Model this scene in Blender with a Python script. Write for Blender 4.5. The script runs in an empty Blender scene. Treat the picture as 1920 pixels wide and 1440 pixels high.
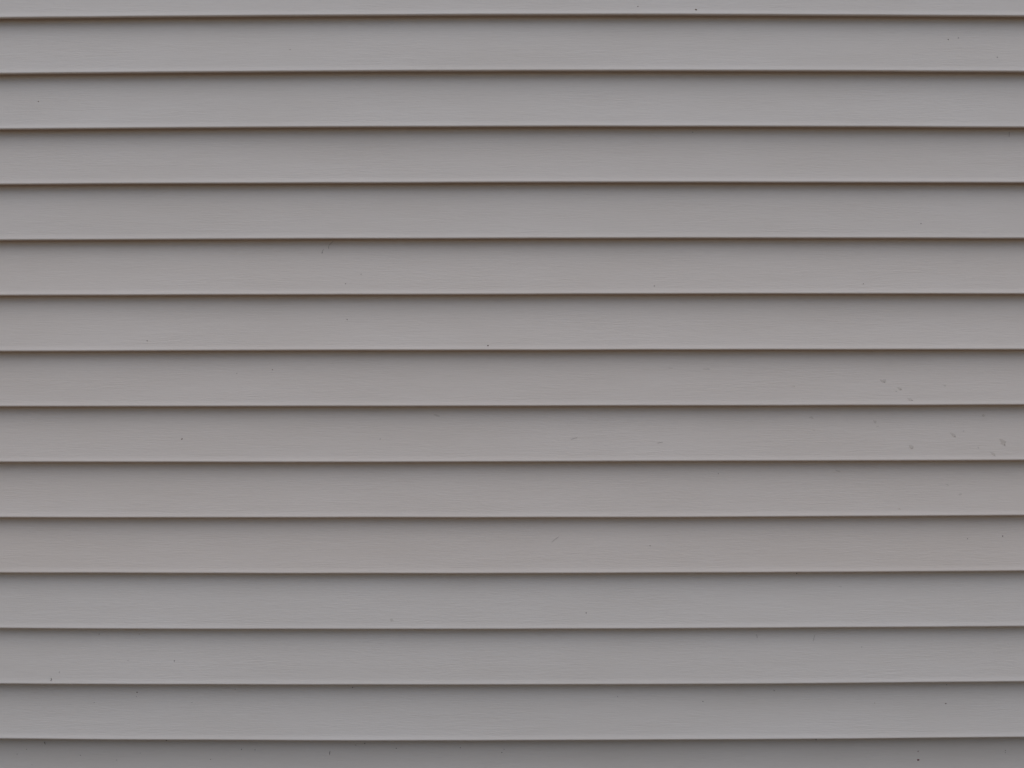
import bpy, math, random
from mathutils import Vector, Matrix, noise

sc = bpy.context.scene
col = sc.collection
random.seed(11)

# ------------------------------------------------------------------ camera
W_PX, H_PX = 1920.0, 1440.0
PITCH = 0.1016                      # exposure of one siding course (4 in)
PX = PITCH / 104.62                 # metres per photo pixel on the plane of the butts
CAM_D = 2.8                         # camera to the plane of the butts
CAM_Z = 1.25
Y_BUTT = -0.0215                    # how far the butts stand off the sheathing
CAM_Y = Y_BUTT - CAM_D
ROLL = math.radians(0.105)
cam_d = bpy.data.cameras.new('camera')
cam = bpy.data.objects.new('camera', cam_d); col.objects.link(cam)
cam_d.sensor_width = 36.0
cam_d.lens = 36.0 * CAM_D / (W_PX * PX)
cam_d.clip_start = 0.05; cam_d.clip_end = 3000
cam.location = (0, CAM_Y, CAM_Z)
cam.rotation_euler = (Matrix.Rotation(math.pi/2, 4, 'X') @ Matrix.Rotation(-ROLL, 4, 'Z')).to_euler()
sc.camera = cam

# ------------------------------------------------------------------ light: overcast day, high soft sun
SUN_EL, SUN_AZ = math.radians(70), math.radians(195)   # azimuth from +Y, clockwise
w = bpy.data.worlds.new('World'); sc.world = w; w.use_nodes = True
nt = w.node_tree; nt.nodes.clear()
sky = nt.nodes.new('ShaderNodeTexSky'); sky.sky_type = 'NISHITA'; sky.sun_disc = False
sky.sun_elevation = SUN_EL; sky.sun_rotation = SUN_AZ
sky.air_density = 1.0; sky.dust_density = 1.0; sky.ozone_density = 0.5
bg = nt.nodes.new('ShaderNodeBackground'); bg.inputs['Strength'].default_value = 0.115
wo = nt.nodes.new('ShaderNodeOutputWorld')
nt.links.new(sky.outputs[0], bg.inputs[0]); nt.links.new(bg.outputs[0], wo.inputs[0])
sd = bpy.data.lights.new('sun', 'SUN'); so = bpy.data.objects.new('sun', sd); col.objects.link(so)
sd.energy = 1.5; sd.angle = math.radians(92); sd.color = (1.0, 0.985, 0.965)
to_sun = Vector((math.sin(SUN_AZ)*math.cos(SUN_EL), math.cos(SUN_AZ)*math.cos(SUN_EL), math.sin(SUN_EL)))
so.rotation_euler = to_sun.to_track_quat('Z', 'Y').to_euler()
so.location = (0, -6, 8)

sc.view_settings.view_transform = 'Standard'; sc.view_settings.look = 'None'
sc.view_settings.gamma = 1.0; sc.view_settings.use_curve_mapping = False
sc.view_settings.exposure = 0.0

# ------------------------------------------------------------------ materials
def mat(name):
    m = bpy.data.materials.new(name); m.use_nodes = True
    return m, m.node_tree.nodes, m.node_tree.links, m.node_tree.nodes['Principled BSDF']

def mk(nodes, kind, **kw):
    n = nodes.new(kind)
    for k, v in kw.items():
        if k in n.inputs: n.inputs[k].default_value = v
        else: setattr(n, k, v)
    return n

def siding_material():
    m, N, L, bsdf = mat('vinyl_siding')
    tc = mk(N, 'ShaderNodeTexCoord'); oi = mk(N, 'ShaderNodeObjectInfo')
    # every panel gets its own stretch of the embossing
    off = mk(N, 'ShaderNodeVectorMath', operation='MULTIPLY'); off.inputs[1].default_value = (37.0, 0.0, 19.0)
    cmb = mk(N, 'ShaderNodeCombineXYZ')
    for k in ('X', 'Z'): L.new(oi.outputs['Random'], cmb.inputs[k])
    L.new(cmb.outputs[0], off.inputs[0])
    add = mk(N, 'ShaderNodeVectorMath', operation='ADD')
    L.new(tc.outputs['Object'], add.inputs[0]); L.new(off.outputs[0], add.inputs[1])
    # slow wander of the grain so that it runs in gentle cathedral arcs
    wn = mk(N, 'ShaderNodeTexNoise', Scale=1.0, Detail=2.0)
    ws = mk(N, 'ShaderNodeMapping'); ws.inputs['Scale'].default_value = (5.0, 5.0, 22.0)
    L.new(add.outputs[0], ws.inputs[0]); L.new(ws.outputs[0], wn.inputs['Vector'])
    wsub = mk(N, 'ShaderNodeMath', operation='SUBTRACT'); wsub.inputs[1].default_value = 0.5
    L.new(wn.outputs['Fac'], wsub.inputs[0])
    wmul = mk(N, 'ShaderNodeMath', operation='MULTIPLY'); wmul.inputs[1].default_value = 0.016
    L.new(wsub.outputs[0], wmul.inputs[0])
    wv = mk(N, 'ShaderNodeCombineXYZ'); L.new(wmul.outputs[0], wv.inputs['Z'])
    pos = mk(N, 'ShaderNodeVectorMath', operation='ADD')
    L.new(add.outputs[0], pos.inputs[0]); L.new(wv.outputs[0], pos.inputs[1])

    def streak(sx, sz, detail, rough):
        mp = mk(N, 'ShaderNodeMapping'); mp.inputs['Scale'].default_value = (sx, 30.0, sz)
        L.new(pos.outputs[0], mp.inputs[0])
        n = mk(N, 'ShaderNodeTexNoise', Scale=1.0, Detail=detail, Roughness=rough)
        L.new(mp.outputs[0], n.inputs['Vector'])
        return n.outputs['Fac']
    fine = streak(48.0, 760.0, 2.0, 0.6)
    coarse = streak(24.0, 300.0, 2.0, 0.55)
    # patches where the embossing is deeper
    pn = mk(N, 'ShaderNodeTexNoise', Scale=1.0, Detail=2.0)
    pm = mk(N, 'ShaderNodeMapping'); pm.inputs['Scale'].default_value = (6.0, 6.0, 34.0)
    L.new(add.outputs[0], pm.inputs[0]); L.new(pm.outputs[0], pn.inputs['Vector'])
    pr = mk(N, 'ShaderNodeMapRange'); L.new(pn.outputs['Fac'], pr.inputs['Value'])
    pr.inputs['From Min'].default_value = 0.35; pr.inputs['From Max'].default_value = 0.65
    pr.inputs['To Min'].default_value = 0.45; pr.inputs['To Max'].default_value = 1.0
    s = mk(N, 'ShaderNodeMath', operation='MULTIPLY_ADD'); s.inputs[1].default_value = 0.6
    L.new(coarse, s.inputs[0]); L.new(fine, s.inputs[2])
    h = mk(N, 'ShaderNodeMath', operation='MULTIPLY')
    L.new(s.outputs[0], h.inputs[0]); L.new(pr.outputs[0], h.inputs[1])
    # a fine orange-peel on top
    sp = mk(N, 'ShaderNodeTexNoise', Scale=750.0, Detail=1.0)
    L.new(add.outputs[0], sp.inputs['Vector'])
    h2 = mk(N, 'ShaderNodeMath', operation='MULTIPLY_ADD'); h2.inputs[1].default_value = 0.18
    L.new(sp.outputs['Fac'], h2.inputs[0]); L.new(h.outputs[0], h2.inputs[2])
    b = mk(N, 'ShaderNodeBump', Strength=1.0, Distance=GRAIN)
    L.new(h2.outputs[0], b.inputs['Height']); L.new(b.outputs[0], bsdf.inputs['Normal'])
    # colour: the panel's own colour, faint weathering blotches, dust caught in the grain
    bl = mk(N, 'ShaderNodeTexNoise', Scale=1.0, Detail=4.0, Roughness=0.6)
    bm_ = mk(N, 'ShaderNodeMapping'); bm_.inputs['Scale'].default_value = (3.0, 3.0, 9.0)
    L.new(add.outputs[0], bm_.inputs[0]); L.new(bm_.outputs[0], bl.inputs['Vector'])
    br = mk(N, 'ShaderNodeValToRGB')
    br.color_ramp.elements[0].position = 0.3; br.color_ramp.elements[0].color = (0.955, 0.945, 0.93, 1)
    br.color_ramp.elements[1].position = 0.7; br.color_ramp.elements[1].color = (1.0, 1.0, 1.0, 1)
    L.new(bl.outputs['Fac'], br.inputs[0])
    mx = mk(N, 'ShaderNodeMix', data_type='RGBA', blend_type='MULTIPLY'); mx.inputs[0].default_value = 1.0
    L.new(oi.outputs['Color'], mx.inputs[6]); L.new(br.outputs[0], mx.inputs[7])
    gr = mk(N, 'ShaderNodeMapRange'); L.new(fine, gr.inputs['Value'])
    gr.inputs['From Min'].default_value = 0.3; gr.inputs['From Max'].default_value = 0.55
    gr.inputs['To Min'].default_value = 0.972; gr.inputs['To Max'].default_value = 1.0
    mx2 = mk(N, 'ShaderNodeMix', data_type='RGBA', blend_type='MULTIPLY'); mx2.inputs[0].default_value = 1.0
    gc = mk(N, 'ShaderNodeCombineColor')
    for k in range(3): L.new(gr.outputs[0], gc.inputs[k])
    L.new(mx.outputs[2], mx2.inputs[6]); L.new(gc.outputs[0], mx2.inputs[7])
    L.new(mx2.outputs[2], bsdf.inputs['Base Color'])
    bsdf.inputs['Roughness'].default_value = 0.48
    bsdf.inputs['Specular IOR Level'].default_value = 0.4
    return m

def plain(name, c, rough=0.8, scale=60.0, amt=0.25):
    m, N, L, bsdf = mat(name)
    tc = mk(N, 'ShaderNodeTexCoord')
    n = mk(N, 'ShaderNodeTexNoise', Scale=scale, Detail=4.0); L.new(tc.outputs['Object'], n.inputs['Vector'])
    r = mk(N, 'ShaderNodeValToRGB')
    r.color_ramp.elements[0].position = 0.3; r.color_ramp.elements[1].position = 0.7
    r.color_ramp.elements[0].color = tuple(v*(1-amt) for v in c) + (1,)
    r.color_ramp.elements[1].color = tuple(min(1, v*(1+amt)) for v in c) + (1,)
    L.new(n.outputs['Fac'], r.inputs[0]); L.new(r.outputs[0], bsdf.inputs['Base Color'])
    bsdf.inputs['Roughness'].default_value = rough
    return m

def film(name, c, cover):
    """a thin dried film: the siding shows through"""
    m, N, L, bsdf = mat(name)
    tc = mk(N, 'ShaderNodeTexCoord')
    n = mk(N, 'ShaderNodeTexNoise', Scale=700.0, Detail=3.0); L.new(tc.outputs['Object'], n.inputs['Vector'])
    r = mk(N, 'ShaderNodeMapRange'); L.new(n.outputs['Fac'], r.inputs['Value'])
    r.inputs['From Min'].default_value = 0.3; r.inputs['From Max'].default_value = 0.65
    r.inputs['To Min'].default_value = cover*0.35; r.inputs['To Max'].default_value = cover
    L.new(r.outputs[0], bsdf.inputs['Alpha'])
    bsdf.inputs['Base Color'].default_value = c + (1,)
    bsdf.inputs['Roughness'].default_value = 0.9
    return m

GRAIN = 0.0004
M_SIDING = siding_material()
M_BACK = plain('sheathing', (0.30, 0.26, 0.20))
M_CONC = plain('foundation_concrete', (0.30, 0.29, 0.27))
M_MULCH = plain('bark_mulch', (0.085, 0.045, 0.024), 0.95, 45.0, 0.5)
M_GROUND = plain('gravel_ground', (0.24, 0.158, 0.096), 0.95, 25.0, 0.4)
M_DARK = plain('black_speck', (0.07, 0.06, 0.05), 0.7)
M_BROWN = plain('brown_speck', (0.13, 0.088, 0.062), 0.8)
M_RED = plain('red_speck', (0.10, 0.008, 0.012), 0.5)
M_HAIR = plain('hair', (0.24, 0.21, 0.175), 0.8)
M_STAIN = film('dried_splash', (0.36, 0.305, 0.235), 0.21)
M_STAIN_D = film('dried_splash_end', (0.22, 0.195, 0.16), 0.28)

# ------------------------------------------------------------------ setting
def obj(name, verts, faces, m, parent=None, smooth=False):
    me = bpy.data.meshes.new(name); me.from_pydata(verts, [], faces); me.update()
    me.materials.append(m)
    if smooth:
        me.polygons.foreach_set('use_smooth', [True]*len(me.polygons))
    o = bpy.data.objects.new(name, me); col.objects.link(o); o.parent = parent
    return o

def box(name, a, b, m, parent=None):
    (x0, y0, z0), (x1, y1, z1) = a, b
    v = [(x, y, z) for z in (z0, z1) for y in (y0, y1) for x in (x0, x1)]
    f = [(0, 2, 3, 1), (4, 5, 7, 6), (0, 1, 5, 4), (2, 6, 7, 3), (0, 4, 6, 2), (1, 3, 7, 5)]
    return obj(name, v, f, m, parent)

g = obj('ground', [(-600, -600, 0), (600, -600, 0), (600, 600, 0), (-600, 600, 0)], [(0, 1, 2, 3)], M_GROUND)
g['kind'] = 'structure'
nx, ny = 120, 16
bv, bf = [], []
X0, X1 = -4.2, 4.2
for j in range(ny+1):
    for i in range(nx+1):
        x = X0 + (X1-X0)*i/nx; y = -0.62 + 0.61*j/ny
        z = 0.012 + 0.035*math.sin(math.pi*min(1, j/ny*1.6+0.02)/2) + 0.022*noise.noise(Vector((x*9, y*9, 3)))
        if j == 0: z = -0.01
        bv.append((x, y, z))
for j in range(ny):
    for i in range(nx):
        a = j*(nx+1)+i; bf.append((a, a+1, a+nx+2, a+nx+1))
mb = obj('mulch_bed', bv, bf, M_MULCH, smooth=True); mb['kind'] = 'structure'

# ------------------------------------------------------------------ the siding wall
wall = bpy.data.objects.new('vinyl_siding', None); col.objects.link(wall)
wall.location = (0, 0, 0)
wall['label'] = 'warm grey horizontal vinyl siding covering the house wall'
wall['category'] = 'siding'

XL = 4.0                                    # half length of the wall
def line_px(k):                             # k-th butt line: 1 is the topmost one in the photograph
    y = 29.5 + 104.62*(k-1)
    return y - 1.6*max(0.0, (720 - y)/690)      # seen from below, the butt's nose sits above the crevice
def butt_z(k, x):
    """height of the butt of course k at x: laid level, with the slight bow of the real panels"""
    py = line_px(k)
    z = CAM_Z - (py - H_PX/2)*PX
    u = max(-1.15, min(1.15, x/(W_PX/2*PX)))
    bow = 0.0069*(max(-150, min(1600, py)) - 690)          # pixels, measured at the picture's edge
    z += (u*u)*bow*PX
    z += 0.0006*noise.noise(Vector((x*1.7, k*5.3, 0.0))) + 0.0003*noise.noise(Vector((x*6.0, k*3.1, 7.0)))
    return z

Y_TOP = -0.0025                             # face of a course where it runs under the butt above
HOLLOW = {12: 1.2, 13: 1.14, 14: 1.45, 15: 3.4}    # how hollow; the lowest course in view is pressed in
R = 0.0027                                  # nose radius
def face_y(k, x, t):
    """y of the face, t = 0 at the butt, 1 at the butt of the course above"""
    p = HOLLOW.get(k, 1.25 + 0.08*math.sin(k*2.1))                       # the face is slightly hollow
    y = Y_TOP + (Y_BUTT - Y_TOP)*(max(0.0, 1-t)**p if t < 1 else (1-t))
    y += 0.0011*noise.noise(Vector((x*1.3, k*9.1, t*1.0)))*math.sin(math.pi*max(0.0, min(1, t*0.9+0.1)))
    return y

def course(k, colour):
    zc = CAM_Z - (line_px(k) - H_PX/2)*PX
    n = 130
    ts = [1.11, 1.02, 0.85, 0.7, 0.55, 0.4, 0.25, 0.12, 0.045]
    prof = None
    verts, faces = [], []
    for i in range(n+1):
        x = -XL + 2*XL*i/n
        z0, z1 = butt_z(k, x), butt_z(k-1, x)
        ring = []
        for t in ts:
            ring.append((face_y(k, x, t), z0 + (z1-z0)*t))
        # rounded nose, then the butt's underside running back to the course below
        yf = face_y(k, x, 0.0)
        cy, cz = yf + R, z0 + R
        for a in range(0, 6):
            ang = math.radians(180 + 97*a/5 - 4)
            ring.append((cy + R*math.cos(ang), cz + R*math.sin(ang)))
        ring.append((-0.0100, z0 + 0.0012))
        ring.append((-0.0012, z0 + 0.0048))
        ring.append((-0.0012, z0 + (z1-z0)*1.11))
        prof = len(ring)
        verts += [(x, y, z-zc) for y, z in ring]
    for i in range(n):
        for j in range(prof):
            a = i*prof + j; b = i*prof + (j+1) % prof
            faces.append((a, b, b+prof, a+prof))
    faces.append(tuple(range(prof-1, -1, -1))); faces.append(tuple(n*prof + j for j in range(prof)))
    o = obj('siding_panel', verts, faces, M_SIDING, wall, smooth=True)
    o.location = (0, 0, zc)
    # keep the crease where the underside turns in and at the back
    me = o.data
    sharp = me.attributes.new('sharp_edge', 'BOOLEAN', 'EDGE')
    sj = {0, prof-1, prof-2}
    for e in me.edges:
        a, b = e.vertices
        if abs(a-b) == prof and (a % prof) in sj: sharp.data[e.index].value = True
    o.color = colour + (1.0,)
    return o

BASE = (0.590, 0.536, 0.480)
# slight differences of shade from panel to panel (two courses to a panel), top to bottom
tints = {-1: 0, 0: 0, 1: 0.0, 2: 0.1, 3: 0.1, 4: 0.45, 5: 0.45, 6: 0.75, 7: 0.75, 8: 0.9, 9: 0.9, 10: 1.0, 11: 1.1,
         12: 0.1, 13: 0.1, 14: 0.0, 15: 0.0}
panels = {}
for k in range(-9, 20):
    t = tints.get(k, 0.3)
    v = 1.0 + 0.014*math.sin(k//2*2.4) + 0.006*math.sin(k*1.3)
    if k >= 15: v *= 0.87               # shade on the lowest courses, put into their colour
    if k == 14: v *= 0.975  # the same painted shade, fainter, one course up
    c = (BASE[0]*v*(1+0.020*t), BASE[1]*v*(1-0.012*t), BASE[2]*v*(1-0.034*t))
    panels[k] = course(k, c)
z_lo = butt_z(19, 0); z_hi = butt_z(-10, 0)
box('sheathing', (-XL, 0.0, z_lo-0.02), (XL, 0.16, z_hi+0.03), M_BACK, wall)
box('foundation', (-XL, 0.012, -0.3), (XL, 0.15, z_lo-0.022), M_CONC, wall)

# ------------------------------------------------------------------ dirt on the siding
CR = cam.rotation_euler.to_matrix()
def hit(px, py):
    """course and point of the siding face seen at a photo pixel"""
    d = CR @ Vector(((px - W_PX/2)*PX, -(py - H_PX/2)*PX, -CAM_D))
    y = -0.009
    for _ in range(4):
        s = (y - CAM_Y)/d.y
        x, z = d.x*s, CAM_Z + d.z*s
        k = min(range(-1, 18), key=lambda q: (z < butt_z(q, x) - 1e-6, butt_z(q, x)*-1))
        z0, z1 = butt_z(k, x), butt_z(k-1, x)
        t = (z - z0)/(z1 - z0)
        y = face_y(k, x, t)
    return k, x, z, t

def on_face(k, x, z, lift):
    z0, z1 = butt_z(k, x), butt_z(k-1, x)
    t = max(0.03, min(0.995, (z - z0)/(z1 - z0)))
    zz = z0 + (z1-z0)*t
    return Vector((x, face_y(k, x, t) - lift, zz))

def blob(name, px, py, wpx, hpx, ang, m, dome=0.0004, lift=0.00025, rag=0.3, taper=0.0):
    """a small irregular fleck lying on the face, domed in the middle"""
    k, x, z, t = hit(px, py)
    p = panels[k]
    n = 12; ca, sa = math.cos(math.radians(ang)), math.sin(math.radians(ang))
    seed = random.random()*50
    verts = [tuple(on_face(k, x, z, lift + dome) - p.location)]
    for r, lf in ((0.55, lift + dome*0.75), (1.0, lift*0.4)):
        for i in range(n):
            a = 2*math.pi*i/n
            rr = r*(1 + rag*noise.noise(Vector((math.cos(a)*1.3, math.sin(a)*1.3, seed)))*1.6)
            u, v = math.cos(a)*rr, math.sin(a)*rr
            v *= 1 + taper*u
            u *= wpx*PX/2; v *= hpx*PX/2
            verts.append(tuple(on_face(k, x + u*ca - v*sa, z + u*sa + v*ca, lf) - p.location))
    faces = [(0, 1+i, 1+(i+1) % n) for i in range(n)]
    faces += [(1+i, 1+n+i, 1+n+(i+1) % n, 1+(i+1) % n) for i in range(n)]
    return obj(name, verts, faces, m, p, smooth=True)

def strand(name, pts, rpx, m):
    """a hair or thread caught on the face"""
    hits = [hit(*q) for q in pts]
    k = hits[len(hits)//2][0]; p = panels[k]
    path = []
    for a in range(len(hits)-1):
        for s in range(3):
            f = s/3
            path.append((hits[a][1]*(1-f)+hits[a+1][1]*f, hits[a][2]*(1-f)+hits[a+1][2]*f))
    path.append((hits[-1][1], hits[-1][2]))
    verts, faces, n = [], [], 6
    for i, (x, z) in enumerate(path):
        a = path[max(0, i-1)]; b = path[min(len(path)-1, i+1)]
        d = Vector((b[0]-a[0], 0, b[1]-a[1])).normalized()
        s = d.cross(Vector((0, 1, 0)))
        c = on_face(k, x, z, rpx*PX*0.7)
        r = rpx*PX*0.7*(1.0 if 0 < i < len(path)-1 else 0.5)
        for q in range(n):
            an = 2*math.pi*q/n
            verts.append(tuple(c + s*math.cos(an)*r + Vector((0, 1, 0))*math.sin(an)*r - p.location))
    for i in range(len(path)-1):
        for q in range(n):
            a = i*n+q; b = i*n+(q+1) % n
            faces.append((a, b, b+n, a+n))
    faces.append(tuple(range(n))); faces.append(tuple((len(path)-1)*n+q for q in range(n-1, -1, -1)))
    return obj(name, verts, faces, m, p, smooth=True)

dark = [(1778, 74, 2.6), (1797, 71, 2.2), (677, 514, 2.0), (604, 474, 2.4), (1099, 1149, 2.6), (1880, 1005, 2.8), (1814, 1010, 1.8),
        (1494, 1075, 3.0), (1530, 1387, 3.0), (312, 1388, 3.4), (453, 1405, 2.2), (478, 1406, 2.2), (684, 1394, 2.6), (667, 1397, 2.0),
        (743, 1403, 2.2), (941, 1411, 2.4), (395, 1424, 2.0), (1885, 1407, 2.0), (1885, 1411, 1.6), (863, 1402, 2.2), (945, 1405, 1.8),
        (688, 132, 2.8), (1299, 248, 2.2), (327, 1239, 2.4), (661, 1289, 2.6), (1318, 1315, 2.4), (1775, 1284, 2.2), (1158, 1306, 1.8),
        (50, 1405, 1.8), (32, 1414, 1.8), (60, 1434, 1.6), (151, 1416, 2.0), (219, 1425, 1.8), (263, 1412, 1.6), (441, 1292, 1.8),
        (360, 1317, 1.8), (177, 1317, 1.6), (256, 1306, 1.6), (240, 1238, 1.6), (1616, 1213, 2.0), (1870, 107, 2.2), (1774, 1319, 2.0)]
for x, y, s in dark: blob('dirt_speck', x, y, s*0.8, s*0.7, random.uniform(0, 180), M_DARK, 0.0006)
brown = [(1305, 18, 4.4), (1196, 12, 2.6), (276, 639, 2.6), (915, 648, 3.6), (341, 823, 3.6), (648, 532, 2.2), (651, 599, 2.2), (511, 693, 2.2),
         (444, 700, 1.8), (72, 190, 2.4), (1227, 536, 2.4), (1619, 532, 2.0), (1727, 419, 2.2), (257, 1298, 3.0), (186, 1189, 2.0),
         (261, 1189, 1.6), (1773, 1319, 2.6), (1219, 1023, 2.0), (1347, 888, 2.0), (1640, 1318, 1.8), (544, 93, 1.8), (713, 823, 1.8)]
for x, y, s in brown: blob('dirt_speck', x, y, s*0.92, s*0.64, random.uniform(-30, 60), M_BROWN, 0.0005)
blob('red_speck', 1721.5, 1424.8, 4.2, 3.2, 10, M_RED, 0.0007)
blob('red_speck', 1721.5, 1408.8, 1.8, 2.4, 0, M_RED, 0.0004)
strand('hair', [(625, 452), (621, 456), (617, 460), (616, 464), (616.5, 467)], 0.42, M_HAIR)
strand('hair', [(607, 467), (605, 470), (604, 473)], 0.4, M_HAIR)
strand('thread', [(96, 1271), (96.5, 1274), (95, 1276.5)], 0.65, M_DARK)
strand('thread', [(83, 1390.5), (84, 1393), (85, 1396)], 0.7, M_DARK)
strand('thread', [(112, 1259), (110.5, 1262)], 0.5, M_HAIR)
strand('thread', [(1892, 247), (1892.3, 251), (1892, 257)], 0.5, M_HAIR)
strand('thread', [(619, 1408), (618.2, 1411), (618, 1415)], 0.55, M_DARK)
strand('thread', [(1070, 824), (1076, 822), (1083, 820.5)], 0.33, M_HAIR)
strand('thread', [(1232, 831), (1238, 829.5), (1243, 829)], 0.33, M_HAIR)
strand('thread', [(1048, 1006), (1041, 1011), (1034, 1017)], 0.33, M_HAIR)
strand('thread', [(1418, 1189), (1419.5, 1193), (1420, 1197)], 0.45, M_HAIR)
strand('thread', [(1528, 1190), (1526, 1197), (1524, 1204)], 0.32, M_HAIR)
strand('thread', [(1451, 1293), (1452, 1296)], 0.6, M_DARK)

# dried splashes, running down to the right
for x, y, l, h, a in [(1655, 714, 13, 7, -28), (1686, 728, 9, 4.6, -22), (1680, 733.5, 5, 2.6, -15), (1706, 749, 9, 4.2, -25),
                      (1771, 723, 6, 2.4, -20), (1787, 815.5, 13, 5.6, -38), (1880, 829, 15, 9.5, -48), (1708, 838, 11, 6, -35),
                      (1862, 852, 10, 5, -45), (1834, 839, 5, 3, -20), (1843, 779, 7, 4, -10), (1640, 790, 8, 4, -30), (1645, 800, 5, 2, 10),
                      (1521, 783, 10, 3.2, -12), (1526, 807, 5, 2.2, 0), (1800, 927, 8, 3, 15), (1776, 909, 8, 2.5, -10), (1686, 954, 7, 2.2, -10),
                      (818, 779, 14, 3.5, -22), (734, 1163, 5, 7, 60), (1488, 724, 6, 2.5, -10), (1324, 692, 12, 2.4, 0), (1257, 690, 9, 2, 0), (1570, 883, 10, 3, -15),
                      (1576, 1100, 7, 2, -10)]:
    blob('splash_stain', x, y, l, h, a, M_STAIN, 0.00012, 0.0002, 0.5, 0.45)
for x, y, l, h, a in [(1884, 835, 4.4, 3.2, -50), (1790.5, 818.6, 4.6, 2.2, -30), (1658.5, 716.5, 3.8, 2.4, -30), (1710, 750.4, 3.6, 1.6, -20),
                      (1709.5, 840.8, 5, 1.8, 0), (1865.5, 854.4, 3, 2, -45), (1807, 808.3, 3.2, 2.4, 0), (1689, 730, 3.4, 1.8, -20)]:
    blob('splash_stain', x, y, l, h, a, M_STAIN_D, 0.00025, 0.0004, 0.4)
